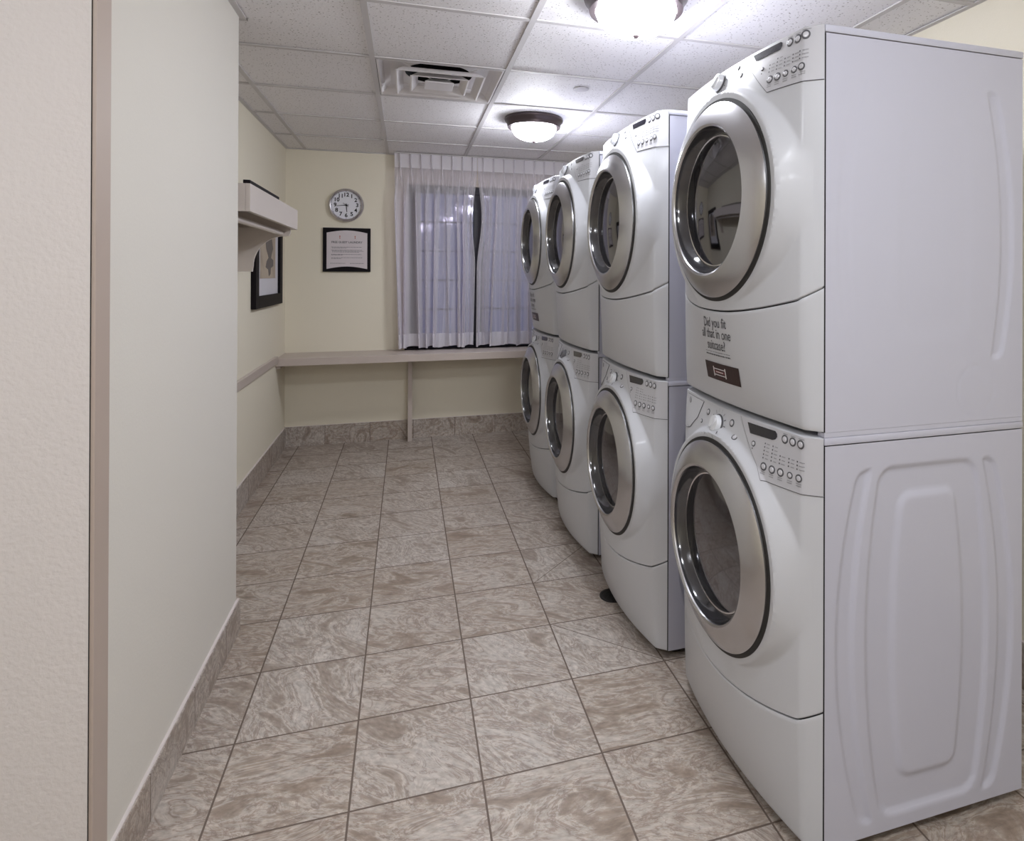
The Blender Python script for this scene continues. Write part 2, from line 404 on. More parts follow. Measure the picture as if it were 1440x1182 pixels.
# ------------------------------------------------------------------ sheer curtains
def curtain(name, top, bot, npl, label, bow, seed, free_side):
    rnd = random.Random(seed)
    bm = bmesh.new(); NX, NZ = npl * 30, 64
    ph = [rnd.uniform(-.6, .6) for _ in range(npl + 2)]; am = [rnd.uniform(.6, 1.25) for _ in range(npl + 2)]
    dr = [rnd.uniform(-.028, .028) for _ in range(npl + 2)]
    zt, zb = 2.312, 0.756
    rows = []
    for j in range(NZ + 1):
        t = j / NZ; z = zt + (zb - zt) * t; row = []
        for i in range(NX + 1):
            s = i / NX; p = s * npl; k = int(min(p, npl - 1)); lf = p - k
            def mix(a): return a[k] * (1 - lf) + a[k + 1] * lf
            x = (top[0] * (1 - s) + top[1] * s) * (1 - t) + (bot[0] * (1 - s) + bot[1] * s) * t
            w = (0.5 - abs(s - (0 if free_side < 0 else 1)))
            edge = max(0, 1 - abs(s - (0 if free_side < 0 else 1)) * 4)
            x += edge * bow * math.sin(PI * min(1, max(0, (t - .05) / .55))) ** 2 if t < .6 else 0
            down = min(1, max(0, (t - .05) / .2))
            # pinch pleats in the header, soft folds below
            pin = math.exp(-((lf - .5) / .10) ** 2)
            hd = -0.034 * pin * (1 - .15 * math.cos(lf * 40))
            fold = mix(am) * (0.030 * math.cos(2 * PI * (p + mix(ph) * t * .9) + PI) + 0.010 * math.cos(4 * PI * p + 2.0 * mix(ph) + 1.2 * t)
                              + 0.004 * math.cos(7.3 * PI * p + mix(ph) * 3))
            y = hd * (1 - down) + fold * down * (0.75 + .35 * t)
            meet = min(1, abs(s - (0 if free_side < 0 else 1)) * 6)
            x += meet * mix(dr) * t * down + (-0.010 * math.sin(2 * PI * (lf - .5)) * (1 - down) * .9)
            x += meet * 0.021 * mix(am) * math.sin(2 * PI * (p + mix(ph) * t * .9) + PI + .5) * down
            zz = z + (0.008 * math.sin(3.1 * p + seed) * t if j > NZ * .9 else 0)
            row.append(bm.verts.new((x, 5.195 + y, zz)))
        rows.append(row)
    for j in range(NZ):
        for i in range(NX): bm.faces.new((rows[j][i], rows[j][i + 1], rows[j + 1][i + 1], rows[j + 1][i]))
    o = obj(name, bm, M['sheer'], smooth=False)
    for p in o.data.polygons: p.use_smooth = True
    tag(o, label, 'curtain')
    return o
curtain('curtain', (-0.098, 0.557), (-0.060, 0.530), 8, 'left sheer white pleated curtain, nearer the clock wall', -0.03, 3, 1)
curtain('curtain', (0.5595, 1.42), (0.550, 1.42), 10, 'right sheer white pleated curtain, running behind the machines', 0.035, 11, -1)
tag(boxobj('curtain_track', (-0.10, 1.45, 5.185, 5.205, CH - .006, CH - .0005), M['tbar']), 'slim pale curtain track on the ceiling above both curtains', 'curtain track')

# ------------------------------------------------------------------ folding counter at the back
ct = empty('folding_counter', (0.4, 5.1, 0), 'long taupe laminate counter under the curtained window', 'counter')
def cpart(name, d, mat, bevel=0.002, label=None):
    x0, x1, y0, y1, z0, z1 = d
    return boxobj(name, (x0 - .4, x1 - .4, y0 - 5.1, y1 - 5.1, z0, z1), mat, ct, bevel=bevel, label=label)
cpart('countertop', (XL + .001, XR - .001, 4.965, YB - .001, 0.705, 0.730), M['bench'])
cpart('front_edge', (XL - .0 + .001, XR - .001, 4.945, 4.965, 0.676, 0.731), M['bench'])
cpart('support_post', (0.012, 0.046, 5.195, YB - .012, 0, 0.705), M['bench'])
cpart('cleat', (XL + .001, XL + .03, 4.97, YB - .001, 0.655, 0.704), M['bench'])

# ------------------------------------------------------------------ wall shelf with hanging rod, left wall
SX, SY0, SY1 = -0.60, 2.772, 3.895
sh = empty('wall_shelf', (XL, SY0, 1.60), 'white boxed wall shelf with curved bracket and hanging rod on the left wall', 'shelf')
def spart(name, d, mat=None, bevel=0.0015, label=None):
    x0, x1, y0, y1, z0, z1 = d
    return boxobj(name, (x0 - XL, x1 - XL, y0 - SY0, y1 - SY0, z0 - 1.60, z1 - 1.60), mat or M['trimwhite'], sh, bevel=bevel, label=label)
spart('fascia', (SX - .018, SX, SY0, SY1, 1.600, 1.712))
spart('end_panel', (XL, SX - .0185, SY0, SY0 + .018, 1.600, 1.712))
spart('end_panel', (XL, SX - .0185, SY1 - .018, SY1, 1.600, 1.712))
spart('top_board', (XL, SX - .0185, SY0 + .0185, SY1 - .0185, 1.690, 1.711))
bm = bmesh.new()
pts = [(XL, 1.36), (-0.812, 1.36)]
for k in range(0, 15):
    a = k / 14 * PI / 2
    pts.append((-0.650 - 0.158 * math.cos(a), 1.390 + 0.168 * math.sin(a)))
pts += [(-0.630, 1.561), (-0.622, 1.575), (-0.622, 1.5995), (XL, 1.5995)]
poly_extrude(bm, [(x - XL, 3.80 - SY0, z_ - 1.60) for x, z_ in pts], (0, .02, 0))
obj('bracket', bm, M['trimwhite'], sh)
bm = bmesh.new(); tube(bm, (-0.668 - XL, .019, 1.574 - 1.6), (-0.668 - XL, 3.7995 - SY0, 1.574 - 1.6), 0.0135, 20)
obj('hanging_rod', bm, M['trimwhite'], sh, smooth=True)
tag(boxobj('black_strip', (-0.628, SX - .002, SY0 + .006, 3.37, 1.7125, 1.727), M['black'], bevel=0.002),
    'thin black strip lying on top of the white wall shelf', 'strip')

# ------------------------------------------------------------------ framed picture on the left wall
PY0, PY1, PZ0, PZ1 = 4.20, 5.04, 1.13, 1.80
pf = empty('framed_picture', (XL, PY0, PZ0), 'black framed abstract picture with white mat, hanging behind the shelf bracket', 'picture')
bm = bmesh.new(); w = .085; H_, L_ = PZ1 - PZ0, PY1 - PY0
for d in ((0, .03, 0, w, 0, H_), (0, .03, L_ - w, L_, 0, H_), (0, .03, w, L_ - w, 0, w * .9), (0, .03, w, L_ - w, H_ - w * .9, H_)): box(bm, *d, bevel=.002)
obj('frame', bm, M['black'], pf)
boxobj('mat_board', (0.001, .012, w, L_ - w, w * .9, H_ - w * .9), M['matboard'], pf)
m, nt, b = nmat('beige_abstract_print')
tcn = nt.nodes.new('ShaderNodeTexCoord'); n_ = nt.nodes.new('ShaderNodeTexNoise'); n_.inputs['Scale'].default_value = 3.5; n_.inputs['Distortion'].default_value = 1
c_ = nt.nodes.new('ShaderNodeValToRGB'); c_.color_ramp.elements[0].position = .4; c_.color_ramp.elements[0].color = (.36, .29, .22, 1); c_.color_ramp.elements[1].position = .6; c_.color_ramp.elements[1].color = (.50, .42, .33, 1)
nt.links.new(tcn.outputs['Object'], n_.inputs['Vector']); nt.links.new(n_.outputs['Fac'], c_.inputs[0]); nt.links.new(c_.outputs[0], b.inputs['Base Color'])
M['print'] = m; M['printgrey'] = simple('grey_print', (0.17, 0.15, 0.14), .8); M['printgrey2'] = simple('mid_grey_print', (0.26, 0.22, 0.20), .8)
bm = bmesh.new(); box(bm, .0125, .0145, w + .10, L_ - w - .10, w * .9 + .11, H_ - w * .9 - .05)
fig = [(.34, .56), (.54, .58), (.52, .46), (.57, .38), (.52, .335), (.50, .315), (.58, .30), (.58, .26), (.50, .245), (.49, .205), (.44, .19), (.42, .235), (.34, .25), (.37, .29), (.43, .315), (.36, .37), (.33, .44)]
poly_extrude(bm, [(.0146, y, z_ + .01) for y, z_ in fig], (.0012, 0, 0), 1)
obj('print', bm, [M['print'], M['printgrey'], M['printgrey2']], pf)

# ------------------------------------------------------------------ clock and notice on the back wall
ck = empty('wall_clock', (-0.463, YB, 1.893), 'round silver wall clock above the framed notice on the back wall', 'clock')
FR = Matrix.Rotation(PI / 2, 4, 'X')           # lathe axis -> -y (towards the room)
bm = bmesh.new()
lathe(bm, [(0, 0), (.130, 0), (.133, .006), (.133, .022), (.128, .034), (.119, .040), (.112, .036), (.109, .022)], FR, 72)
obj('rim', bm, simple('clock_rim_silver', (.62, .60, .64), .22, 1.0), ck, smooth=True)
bm = bmesh.new(); lathe(bm, [(0, .020), (.1115, .020)], FR, 64); lathe(bm, [(.1115, .0201), (.1115, .012)], FR, 64)
for n in range(1, 13):
    a = n * PI / 6
    cxx, czz = .082 * math.sin(a), .082 * math.cos(a)
    add_text(bm, str(n), .043, lambda x, y: (cxx + x, -.0212, czz + y), 1, bold=.0011)
for n in range(60):
    a = n * PI / 30
    if n % 5 == 0:
        s_, c2 = math.sin(a), math.cos(a)
        vs = [bm.verts.new((s_ * r + c2 * q, -.0211, c2 * r - s_ * q)) for r, q in ((.104, -.0012), (.109, -.0012), (.109, .0012), (.104, .0012))]
        bm.faces.new(vs).material_index = 1
obj('face', bm, [M['clockface'], M['black']], ck)
def hand(name, ang, ln, tail, w_, yy, mat=None):
    bm = bmesh.new(); s_, c2 = math.sin(ang), math.cos(ang)
    def P_(r, q): return (s_ * r + c2 * q, yy, c2 * r - s_ * q)
    poly_extrude(bm, [P_(-tail, -w_), P_(ln, -w_ * .6), P_(ln, w_ * .6), P_(-tail, w_)], (0, -.0012, 0))
    obj(name, bm, mat or M['black'], ck)
hand('minute_hand', math.radians(264), .082, .018, .0026, -.0225)
hand('hour_hand', math.radians(174), .056, .012, .0034, -.0242)
hand('second_hand', math.radians(305), .030, .02, .0022, -.0257, M['ink'])
bm = bmesh.new(); lathe(bm, [(.006, .021), (.006, .028), (0, .0285)], FR, 20); obj('hand_hub', bm, M['black'], ck)

nx0, nx1, nz0, nz1 = -0.634, -0.280, 1.363, 1.712
sg = empty('framed_notice', (nx0, YB, nz0), 'black square framed laundry notice under the clock on the back wall', 'sign')
Wd, Hd = nx1 - nx0, nz1 - nz0
boxobj('backboard', (0, Wd, -.018, 0, 0, Hd), M['black'], sg, bevel=.002)
bm = bmesh.new()
pts = []
for k in range(13):
    s_ = k / 12; pts.append((.028 + (Wd - .052) * s_, -.0182, Hd - .040 + .020 * math.sin(PI * s_)))
for k in range(13):
    s_ = 1 - k / 12; pts.append((.028 + (Wd - .052) * s_, -.0182, .022 + .020 * math.sin(PI * s_)))
poly_extrude(bm, pts, (0, -.0015, 0))
def SG(x, y): return (x, -.0200, y)
add_text(bm, 'FREE GUEST LAUNDRY', .0225, lambda x, y: SG(Wd / 2 + x, .234 + y), 1, bold=.0005)
rnd = random.Random(5)
for z_, L1, ind in [(.196, .225, 0), (.188, .11, .005), (.172, .23, 0), (.164, .235, .006), (.157, .20, .006), (.138, .225, 0), (.133, .085, 0), (.112, .23, 0), (.105, .075, 0)]:
    x = .062 + ind; xe = x + L1
    while x < xe:      # rows of words far too small to read
        wl = rnd.uniform(.008, .022); box(bm, x, min(x + wl, xe), -.0203, -.0197, z_ - .0014, z_ + .0014, 1); x += wl + .003
for x0_, x1_ in ((.055, .165), (.20, .305)):
    x = x0_
    while x < x1_:
        wl = rnd.uniform(.008, .02); box(bm, x, min(x + wl, x1_), -.0203, -.0197, .0655, .0685, 1); x += wl + .003
for xx in (.125, .238):
    box(bm, xx - .004, xx + .004, -.0203, -.0197, .278, .286, 2); box(bm, xx - .002, xx + .002, -.0203, -.0197, .268, .278, 2); box(bm, xx - .003, xx + .003, -.0203, -.0197, .262, .268, 2)
obj('notice_sheet', bm, [M['paper'], M['ink'], M['orange']], sg)

# ------------------------------------------------------------------ ceiling fixtures
LABS = ['flush bronze-rimmed dome ceiling light, farther one near the curtains',
        'flush bronze-rimmed dome ceiling light, nearer one cut by the top edge of the photo',
        'added unseen dome fill light overhead, closest to the right-hand machines behind the camera',
        'added unseen dome fill light behind the camera to the left',
        'added unseen dome fill light at the rear of the room']
DOWN = Matrix.Rotation(PI, 4, 'X')
def ceiling_light():
    r = empty('ceiling_light', (0, 0, CH), '', 'ceiling light', 'dome ceiling lights')
    bm = bmesh.new(); lathe(bm, [(0, -.006), (.180, -.006), (.183, .004), (.180, .014), (.170, .022), (.166, .038), (.163, .052), (.142, .054), (.142, .030)], DOWN, 64)
    obj('pan', bm, M['bronze'], r, smooth=True)
    bm = bmesh.new(); prof_ = [(.140, .040)]
    for k in range(1, 13):
        a = k / 12 * PI / 2; prof_.append((.140 * math.cos(a) ** .8 if k < 12 else 0, .046 + .086 * math.sin(a)))
    lathe(bm, prof_, DOWN, 64); obj('glass_dome', bm, M['lampglass'], r, smooth=True)
    bm = bmesh.new(); lathe(bm, [(0, .128), (.010, .130), (.011, .137), (.006, .145), (0, .147)], DOWN, 20)
    obj('finial', bm, M['bronze'], r, smooth=True)
    return r
def copy_tree(o, parent=None):
    c = o.copy(); COL.objects.link(c)
    if parent: c.parent = parent
    for ch in list(o.children): copy_tree(ch, c)
    return c
cl = ceiling_light()
for i, (x, y) in enumerate(LIGHT_SPOTS):
    o = cl if i == 0 else copy_tree(cl)
    o.location = (x, y, CH); o['label'] = LABS[i]

# square diffuser
vx, vy = GX + GS / 2, GY + 1.5 * GS
dv = empty('ceiling_vent', (vx, vy, CH), 'square white louvred air diffuser set in the ceiling grid', 'vent')
def sqring(bm, prof_, mi=0):
    prev = None
    for hw, z_ in prof_:
        cur = [bm.verts.new((sx * hw, sy * hw, z_)) for sx, sy in ((-1, -1), (1, -1), (1, 1), (-1, 1))]
        if prev:
            for i in range(4):
                bm.faces.new((prev[i], prev[(i + 1) % 4], cur[(i + 1) % 4], cur[i])).material_index = mi
        prev = cur
    return prev
bm = bmesh.new(); sqring(bm, [(.290, .001), (.282, .001), (.262, .030), (.235, .046), (.17, .050)])
obj('outer_frame', bm, M['ventwhite'], dv)
for a, hgt in ((.205, .0), (.135, .0)):
    bm = bmesh.new(); sqring(bm, [(a + .006, -.012), (a, -.010), (a - .030, .016), (a - .032, .014), (a - .002, -.014), (a + .006, -.012)])
    obj('louvre', bm, M['ventwhite'], dv)
bm = bmesh.new(); pr = sqring(bm, [(.045, .008), (.070, -.012), (.068, -.015), (.0, -.015)]); obj('centre_plate', bm, M['ventwhite'], dv)
bm = bmesh.new()
for a in range(4):
    s_, c2 = math.sin(a * PI / 2 + PI / 4), math.cos(a * PI / 2 + PI / 4)
    tube(bm, (.03 * c2, .03 * s_, .004), (.25 * c2, .25 * s_, .034), .0025, 8)
obj('spokes', bm, M['ventwhite'], dv)
bm = bmesh.new(); I4 = Matrix.Identity(4)
lathe(bm, [(.165, .048), (.165, .26), (0, .26)], I4, 48); obj('duct', bm, M['ductdark'], dv)
bm = bmesh.new(); lathe(bm, [(.165, .0485), (.245, .0485)], I4, 48); obj('back_pan', bm, M['ventwhite'], dv)
bm = bmesh.new(); lathe(bm, [(0, -.006), (.036, -.006), (.041, -.004), (.041, -.001), (.038, 0), (0, .0005)], DOWN, 40)
o = obj('sprinkler_cover', bm, M['sprink'], smooth=True); o.location = (.87, 3.13, CH + .0001)
tag(o, 'small round white cover plate on the ceiling tile beyond the vent', 'sprinkler cover')

# ------------------------------------------------------------------ floor drain
bm = bmesh.new(); lathe(bm, [(0, 0), (.058, 0), (.058, .0025), (.050, .003), (.046, .001), (0, .001)], I4, 48)
for k in range(-4, 5):
    hw = math.sqrt(max(0, .044 ** 2 - (k * .010) ** 2)); box(bm, -hw, hw, k * .010 - .002, k * .010 + .002, .001, .0026)
o = obj('floor_drain', bm, M['rubber']); o.location = (.838, 2.475, 0)
tag(o, 'round black floor drain at the foot of the second stack', 'drain')

# ------------------------------------------------------------------ washers and dryers
PROF = [(0, .052), (.03, .066), (.10, .083), (.2, .098), (.35, .110), (.6, .114), (.77, .104), (.87, .086), (.977, .057)]
HW, HD, DEPTH, HALF = .977, .951, .607, .343
def prof(z, H):
    z = min(max(z * .977 / H, 0), .977); n = len(PROF)
    for i in range(n - 1):
        if z <= PROF[i + 1][0]: break
    P_ = lambda k: PROF[min(max(k, 0), n - 1)]
    (z0, a0), (z1, a1) = P_(i), P_(i + 1)
    def mm(k): p, q = P_(k - 1), P_(k + 1); return (q[1] - p[1]) / (q[0] - p[0])
    t = (z - z0) / (z1 - z0); d = z1 - z0
    return (2*t**3 - 3*t*t + 1)*a0 + (t**3 - 2*t*t + t)*d*mm(i) + (-2*t**3 + 3*t*t)*a1 + (t**3 - t*t)*d*mm(i + 1)
def DD(u, z, H, zc):
    a = min(abs(u), .343); T = prof(z, H); c = min(.029, T * .5)
    k = 1 - (max(0, a - .314) / .029) ** 1.12
    d = c * k + (T - c) * (1 - (a / .343) ** 2)
    r = math.hypot(u, z - zc)
    disc = .100 - max(0, r - .296) * 1.8
    if a < .33 and r < .37:
        dd = max(d, min(disc, d + .05)); s = .003; h_ = max(s - abs(d - disc), 0) / s
        fade = min(1, (.33 - a) / .03)
        d = d + (dd - d + h_ * h_ * s * .25) * fade
        if d > .100:
            t = min(1, max(0, (r - .296) / .05)); d = .100 + (d - .100) * t * t * (3 - 2 * t)
    return d
def surf(u, z, H, zc, off=0.0):
    e = .004
    p = Vector((-DD(u, z, H, zc), u, z))
    if off == 0: return p
    return p + snorm(u, z, H, zc) * off
def snorm(u, z, H, zc):
    e = .004
    a = Vector((-(DD(u + e, z, H, zc) - DD(u - e, z, H, zc)), 2 * e, 0))
    c = Vector((-(DD(u, z + e, H, zc) - DD(u, z - e, H, zc)), 0, 2 * e))
    n = c.cross(a).normalized()
    return n if n.x < 0 else -n
def sframe(u, z, H, zc, off=0.0):
    n = snorm(u, z, H, zc); up = (Vector((0, 0, 1)) - n * n.z).normalized(); rt = up.cross(n)
    m_ = Matrix((rt, up, n)).transposed().to_4x4(); m_.translation = surf(u, z, H, zc) + n * off
    return m_
def seamz(u, base): return base + .040 * (abs(u) / .3) ** 2 + (.022 * max(0, (abs(u) - .30) / .043) ** 1.5 if abs(u) > .3 else 0)

def shell(bm, zlo, zhi, H, zc, nu=72, nz=60, hole=0, topback=None, botback=None, off=0.0, lip=.008, mi=0, u0=-HALF, u1=None):
    """panel following the machine's bowed front between two height curves"""
    us = [(-HALF + 2 * HALF * i / nu) for i in range(nu + 1)]
    us = sorted(set([round(v_, 5) for v_ in us] + [-.341, -.337, -.331, .331, .337, .341]))
    rows = []
    nu = len(us) - 1
    ts = [0, .4 / nz] + [i / nz for i in range(1, nz)] + [1 - .4 / nz, 1]
    for t in ts:
        row = []
        for u in us:
            a, c = zlo(u), zhi(u); z_ = a + (c - a) * t
            d = DD(u, z_, H, zc) + off
            if t in (0, 1): d -= .0028
            row.append(bm.verts.new((-max(d, 0.0), u, z_)))
        rows.append(row)
    def backrow(src, dx):
        return [bm.verts.new((dx(v) , v.co.y, v.co.z)) for v in src]
    lo = backrow(rows[0], (lambda v: 0.0) if botback else (lambda v: min(0, v.co.x + lip)))
    hi = backrow(rows[-1], (lambda v: 0.0) if topback else (lambda v: min(0, v.co.x + lip)))
    rows = [lo] + rows + [hi]
    for j in range(len(rows) - 1):
        for i in range(nu):
            q = (rows[j][i], rows[j][i + 1], rows[j + 1][i + 1], rows[j + 1][i])
            cc = sum((v.co for v in q), Vector()) / 4
            if hole and math.hypot(cc.y, cc.z - zc) < hole: continue
            try:
                f = bm.faces.new(q); f.material_index = mi
            except ValueError: pass

def sidepanel(bm, y, sgn, H, z0, kind, mi=0):
    """pressed steel side sheet"""
    xc = .305
    def st(v, w=.006): return min(1, max(0, .5 + v / (2 * w)))
    def sm(v, w=.006):
        t = st(v, w); return t * t * (3 - 2 * t)
    def rbox(dx, dz, hx, hz, r):
        qx, qz = abs(dx) - hx + r, abs(dz) - hz + r
        return -(math.hypot(max(qx, 0), max(qz, 0)) + min(max(qx, qz), 0) - r)
    def disp(x, z_):
        a = x - xc; zz = z_ / H * .977
        q = max(0, 1 - ((zz - .48) / .44) ** 2)
        if kind == 'washer':
            c_ = rbox(a, zz - .478, .137 + .047 * q, .413, .035)
            i_ = rbox(a, zz - .483, .062 + .046 * q, .341, .030)
            o_ = rbox(a, zz - .475, .197 + .071 * q, .415, .025); oi = rbox(a, zz - .475, .166 + .058 * q, .6, .02)
            return -.0075 * sm(c_, .007) + .0075 * sm(i_, .010) - .007 * sm(min(o_, -oi), .006)
        else:
            i_ = rbox(a - .02, zz - .50, .075 + .03 * q, .27, .03)
            o_ = rbox(a, zz - .51, .197 + .071 * q, .345, .02); oi = rbox(a, zz - .5, .170 + .062 * q, .6, .02)
            v = -.0012 * sm(i_, .014) - (.006 if a > 0 else .0008) * sm(min(o_, -oi), .006)
            rr = math.hypot(x - .452, z_ - .082); v -= .0016 * math.exp(-((rr - .058) / .0018) ** 2)
            return v
    nx, nz = 120, 150
    rows = []
    for j in range(nz + 1):
        z_ = z0 + (H - .02 - z0) * j / nz
        rows.append([bm.verts.new((.004 + (DEPTH - .004) * i / nx, y + sgn * disp(.004 + (DEPTH - .004) * i / nx, z_), z_)) for i in range(nx + 1)])
    for j in range(nz):
        for i in range(nx):
            f = bm.faces.new((rows[j][i], rows[j][i + 1], rows[j + 1][i + 1], rows[j + 1][i])); f.material_index = mi; f.smooth = True
    return rows

def machine(kind):
    washer = kind == 'washer'
    H = HW if washer else HD; zc = .612 if washer else .574; R_out = .272 if washer else .269
    z0 = .026 if washer else .004
    seam0 = .270 if washer else .268
    root = empty('washing_machine' if washer else 'tumble_dryer', (0, 0, 0), '', 'washing machine' if washer else 'dryer',
                 'stacked front-loading washing machines' if washer else 'dryers on top of the washing machines')
    sf = lambda u, z, off=0.0: surf(u, z, H, zc, off)
    fr_ = lambda u, z, off=0.0: sframe(u, z, H, zc, off)
    # cabinet: pressed sides, back, bottom, dark carcass behind the front seams
    bm = bmesh.new()
    sidepanel(bm, -HALF, -1, H, z0, kind); sidepanel(bm, HALF, 1, H, z0, kind)
    bm2 = bmesh.new()
    shell(bm, lambda u: z0 + .004, lambda u: H - .004, H, zc, 40, 30, hole=.20, topback=True, botback=True, off=-.012, mi=1)
    box(bm, DEPTH - .003, DEPTH, -HALF, HALF, z0, H - .02); box(bm, .004, DEPTH - .004, -HALF + .002, HALF - .002, z0, z0 + .004, 1)
    box(bm, .0, .02, -HALF + .003, -HALF + .012, z0, H - .02, 1); box(bm, .0, .02, HALF - .012, HALF - .003, z0, H - .02, 1)
    bm2.free()
    me = obj('cabinet', bm, [M['enamel'], M['inner']], root)
    # lid
    bm = bmesh.new(); box(bm, .001, DEPTH + .002, -HALF - .002, HALF + .002, H - .0185, H, bevel=.004)
    obj('top_lid', bm, M['enamel'], root, smooth=True)
    # lower panel and main front
    bm = bmesh.new(); shell(bm, lambda u: z0 + .002, lambda u: seamz(u, seam0) - .002, H, zc, 72, 26, botback=True)
    lowp = obj('lower_panel', bm, M['plastic'], root, smooth=True)
    bm = bmesh.new(); shell(bm, lambda u: seamz(u, seam0) + .002, lambda u: H - .0005, H, zc, 150, 150, hole=.203, topback=True)
    fp = obj('front_panel', bm, M['plastic'], root, smooth=True)
    # control panel on the camera side of the door
    ztop = H - .003; (uT, uB, zB) = (-.072, -.203, .843) if washer else (-.086, -.211, .823)
    bm = bmesh.new(); rows = []; N = 20; NU = 40
    for j in range(N + 1):
        t = j / N; z_ = zB + (ztop - zB) * t; ue = uB + (uT - uB) * t
        rows.append([bm.verts.new(sf(-.3425 + (ue + .3425) * (i / NU), z_, .0014)) for i in range(NU + 1)])
    def lipped(line): return [bm.verts.new(v.co + Vector((.004, 0, 0))) for v in line]
    for j in range(N):
        for i in range(NU): bm.faces.new((rows[j][i], rows[j][i + 1], rows[j + 1][i + 1], rows[j + 1][i]))
    for line in (rows[0], rows[-1], [r[-1] for r in rows]):
        lp = lipped(line)
        for i in range(len(line) - 1): bm.faces.new((line[i], line[i + 1], lp[i + 1], lp[i]))
    sp = [rows[0][i].co.copy() for i in range(NU + 1)] + [r[-1].co.copy() for r in rows[1:]]
    for a, c in zip(sp[:-1], sp[1:]):
        tube(bm, a + Vector((.0008, 0, -.001)), c + Vector((.0008, 0, -.001)), .0011, 6, 1)
    # printed marks: rows of dots and word-like dashes above and below each button
    def mark(u0_, z_, w_, h_, mi=1):
        n = 1 if w_ < .006 else 3
        pts = [sf(u0_ + w_ * k / n, zz, .0022) for zz in (z_ - h_ / 2, z_ + h_ / 2) for k in range(n + 1)]
        vs = [bm.verts.new(p) for p in pts]
        for k in range(n): bm.faces.new((vs[k], vs[k + 1], vs[n + 2 + k], vs[n + 1 + k])).material_index = mi
    if washer:
        bt = [(-.257, .956, .0085), (-.283, .956, .0085), (-.308, .956, .0085), (-.150, .919, .006), (-.199, .875, .0082), (-.227, .875, .0082), (-.254, .876, .0082), (-.282, .877, .0065), (-.307, .877, .0075)]
        cnt = [5, 5, 3, 3, 3]
        disp_ = [(-.110, .964), (-.222, .967), (-.229, .962), (-.231, .955), (-.226, .948), (-.216, .944), (-.130, .940)]
    else:
        bt = [(-.271, .928, .0085), (-.296, .928, .0085), (-.317, .931, .0085), (-.183, .889, .004), (-.216, .853, .0082), (-.241, .853, .0082), (-.266, .854, .0068), (-.291, .856, .0068), (-.311, .858, .0075)]
        cnt = [3, 4, 3, 3, 3]
        disp_ = [(-.131, .939), (-.239, .939), (-.245, .935), (-.246, .928), (-.240, .920), (-.149, .919)]
    rnd = random.Random(3)
    for (u, z_, r), n in zip(bt[4:], cnt):
        for k in range(n):
            zz = z_ + .020 + k * .0088
            mark(u + .004, zz, .0035, .0035); mark(u - .011, zz, .011 + rnd.uniform(-.002, .001), .0022, 2)
        for k in range(2): mark(u - .007, z_ - .013 - k * .005, .014, .0022, 2)
    for (u, z_, r) in bt[:3]: mark(u - .008, z_ + .0125, .015, .0022, 2)
    mark(bt[3][0] - .001, bt[3][1] - .012, .0035, .0035)
    cp = obj('control_panel', bm, [M['panelgrey'], M['ink'], M['inklight']], root, smooth=True)
    bm = bmesh.new(); bm.faces.new([bm.verts.new(sf(u, z_, .0030)) for u, z_ in disp_])
    bmesh.ops.triangulate(bm, faces=bm.faces)
    bmesh.ops.subdivide_edges(bm, edges=bm.edges, cuts=3, use_grid_fill=True)
    for v in bm.verts: v.co = sf(v.co.y, v.co.z, .0028)
    for f in list(bm.faces): pass
    obj('display', bm, M['lcd'], cp)
    def button(u, z_, r, par, off=.0012, ring=True, cap=None):
        bm = bmesh.new(); F = fr_(u, z_, off)
        lathe(bm, [(r * 1.04, 0), (r * 1.04, .0012), (r * .9, .0018), (r * .68, .0014)], F, 24, 0)
        lathe(bm, [(r * .68, .0014), (r * .62, .0024), (r * .45, .0028), (0, .0029)], F, 24, 1)
        obj('button', bm, [M['buttonring'] if ring else M['panelgrey'], cap or M['button']], par, smooth=True)
    for u, z_, r in bt: button(u, z_, r * 1.2, cp)
    others = [(.106, .946, .0075), (.140, .912, .005), (-.038, .946, .0085), (-.068, .915, .008)] if washer else [(-.063, .930, .0055), (-.087, .902, .0055)]
    for u, z_, r in others: button(u, z_, r * 1.2, fp, 0)
    # knob, with its printed dial
    ku, kz, kr = (.032, .928, .025) if washer else (.030, .915, .025)
    bm = bmesh.new(); F = fr_(ku, kz, 0)
    lathe(bm, [(kr * 1.12, 0), (kr * 1.12, .002), (kr * 1.0, .003), (kr * .97, .004), (kr * .95, .013), (kr * .86, .017), (0, .018)], F, 40, mis=[1, 1, 1, 0, 0, 0])
    n = 16; pa = []
    for k in range(n):
        a = 2 * PI * k / n; pa.append(F @ (Matrix.Rotation(.9, 4, 'Z') @ Vector((kr * .86 * math.cos(a), kr * .30 * math.sin(a), .015))))
    top = [F @ (Vector((F.inverted() @ p)[:2] + (0,)) * .88 + Vector((0, 0, .022))) for p in pa]
    a_ = [bm.verts.new(p) for p in pa]; c_ = [bm.verts.new(p) for p in top]
    for k in range(n): bm.faces.new((a_[k], a_[(k + 1) % n], c_[(k + 1) % n], c_[k]))
    bm.faces.new(c_)
    kn = obj('knob', bm, [M['knobplastic'], M['buttonring']], root, smooth=True)
    bm = bmesh.new()
    for k in range(14):
        a = 2 * PI * k / 14
        p0, p1 = kr * 1.28, kr * 1.28 + .010
        if kz + (p0 + .01) * math.sin(a) > H - .006: continue
        vs = []
        for r_, q in ((p0, -.001), (p1, -.001), (p1, .0014), (p0, .0014)):
            uu, zz = ku - r_ * math.cos(a), kz + r_ * math.sin(a) + q
            vs.append(bm.verts.new(sf(uu, zz, .0012)))
        bm.faces.new(vs)
    obj('dial_marks', bm, M['ink'], fp)
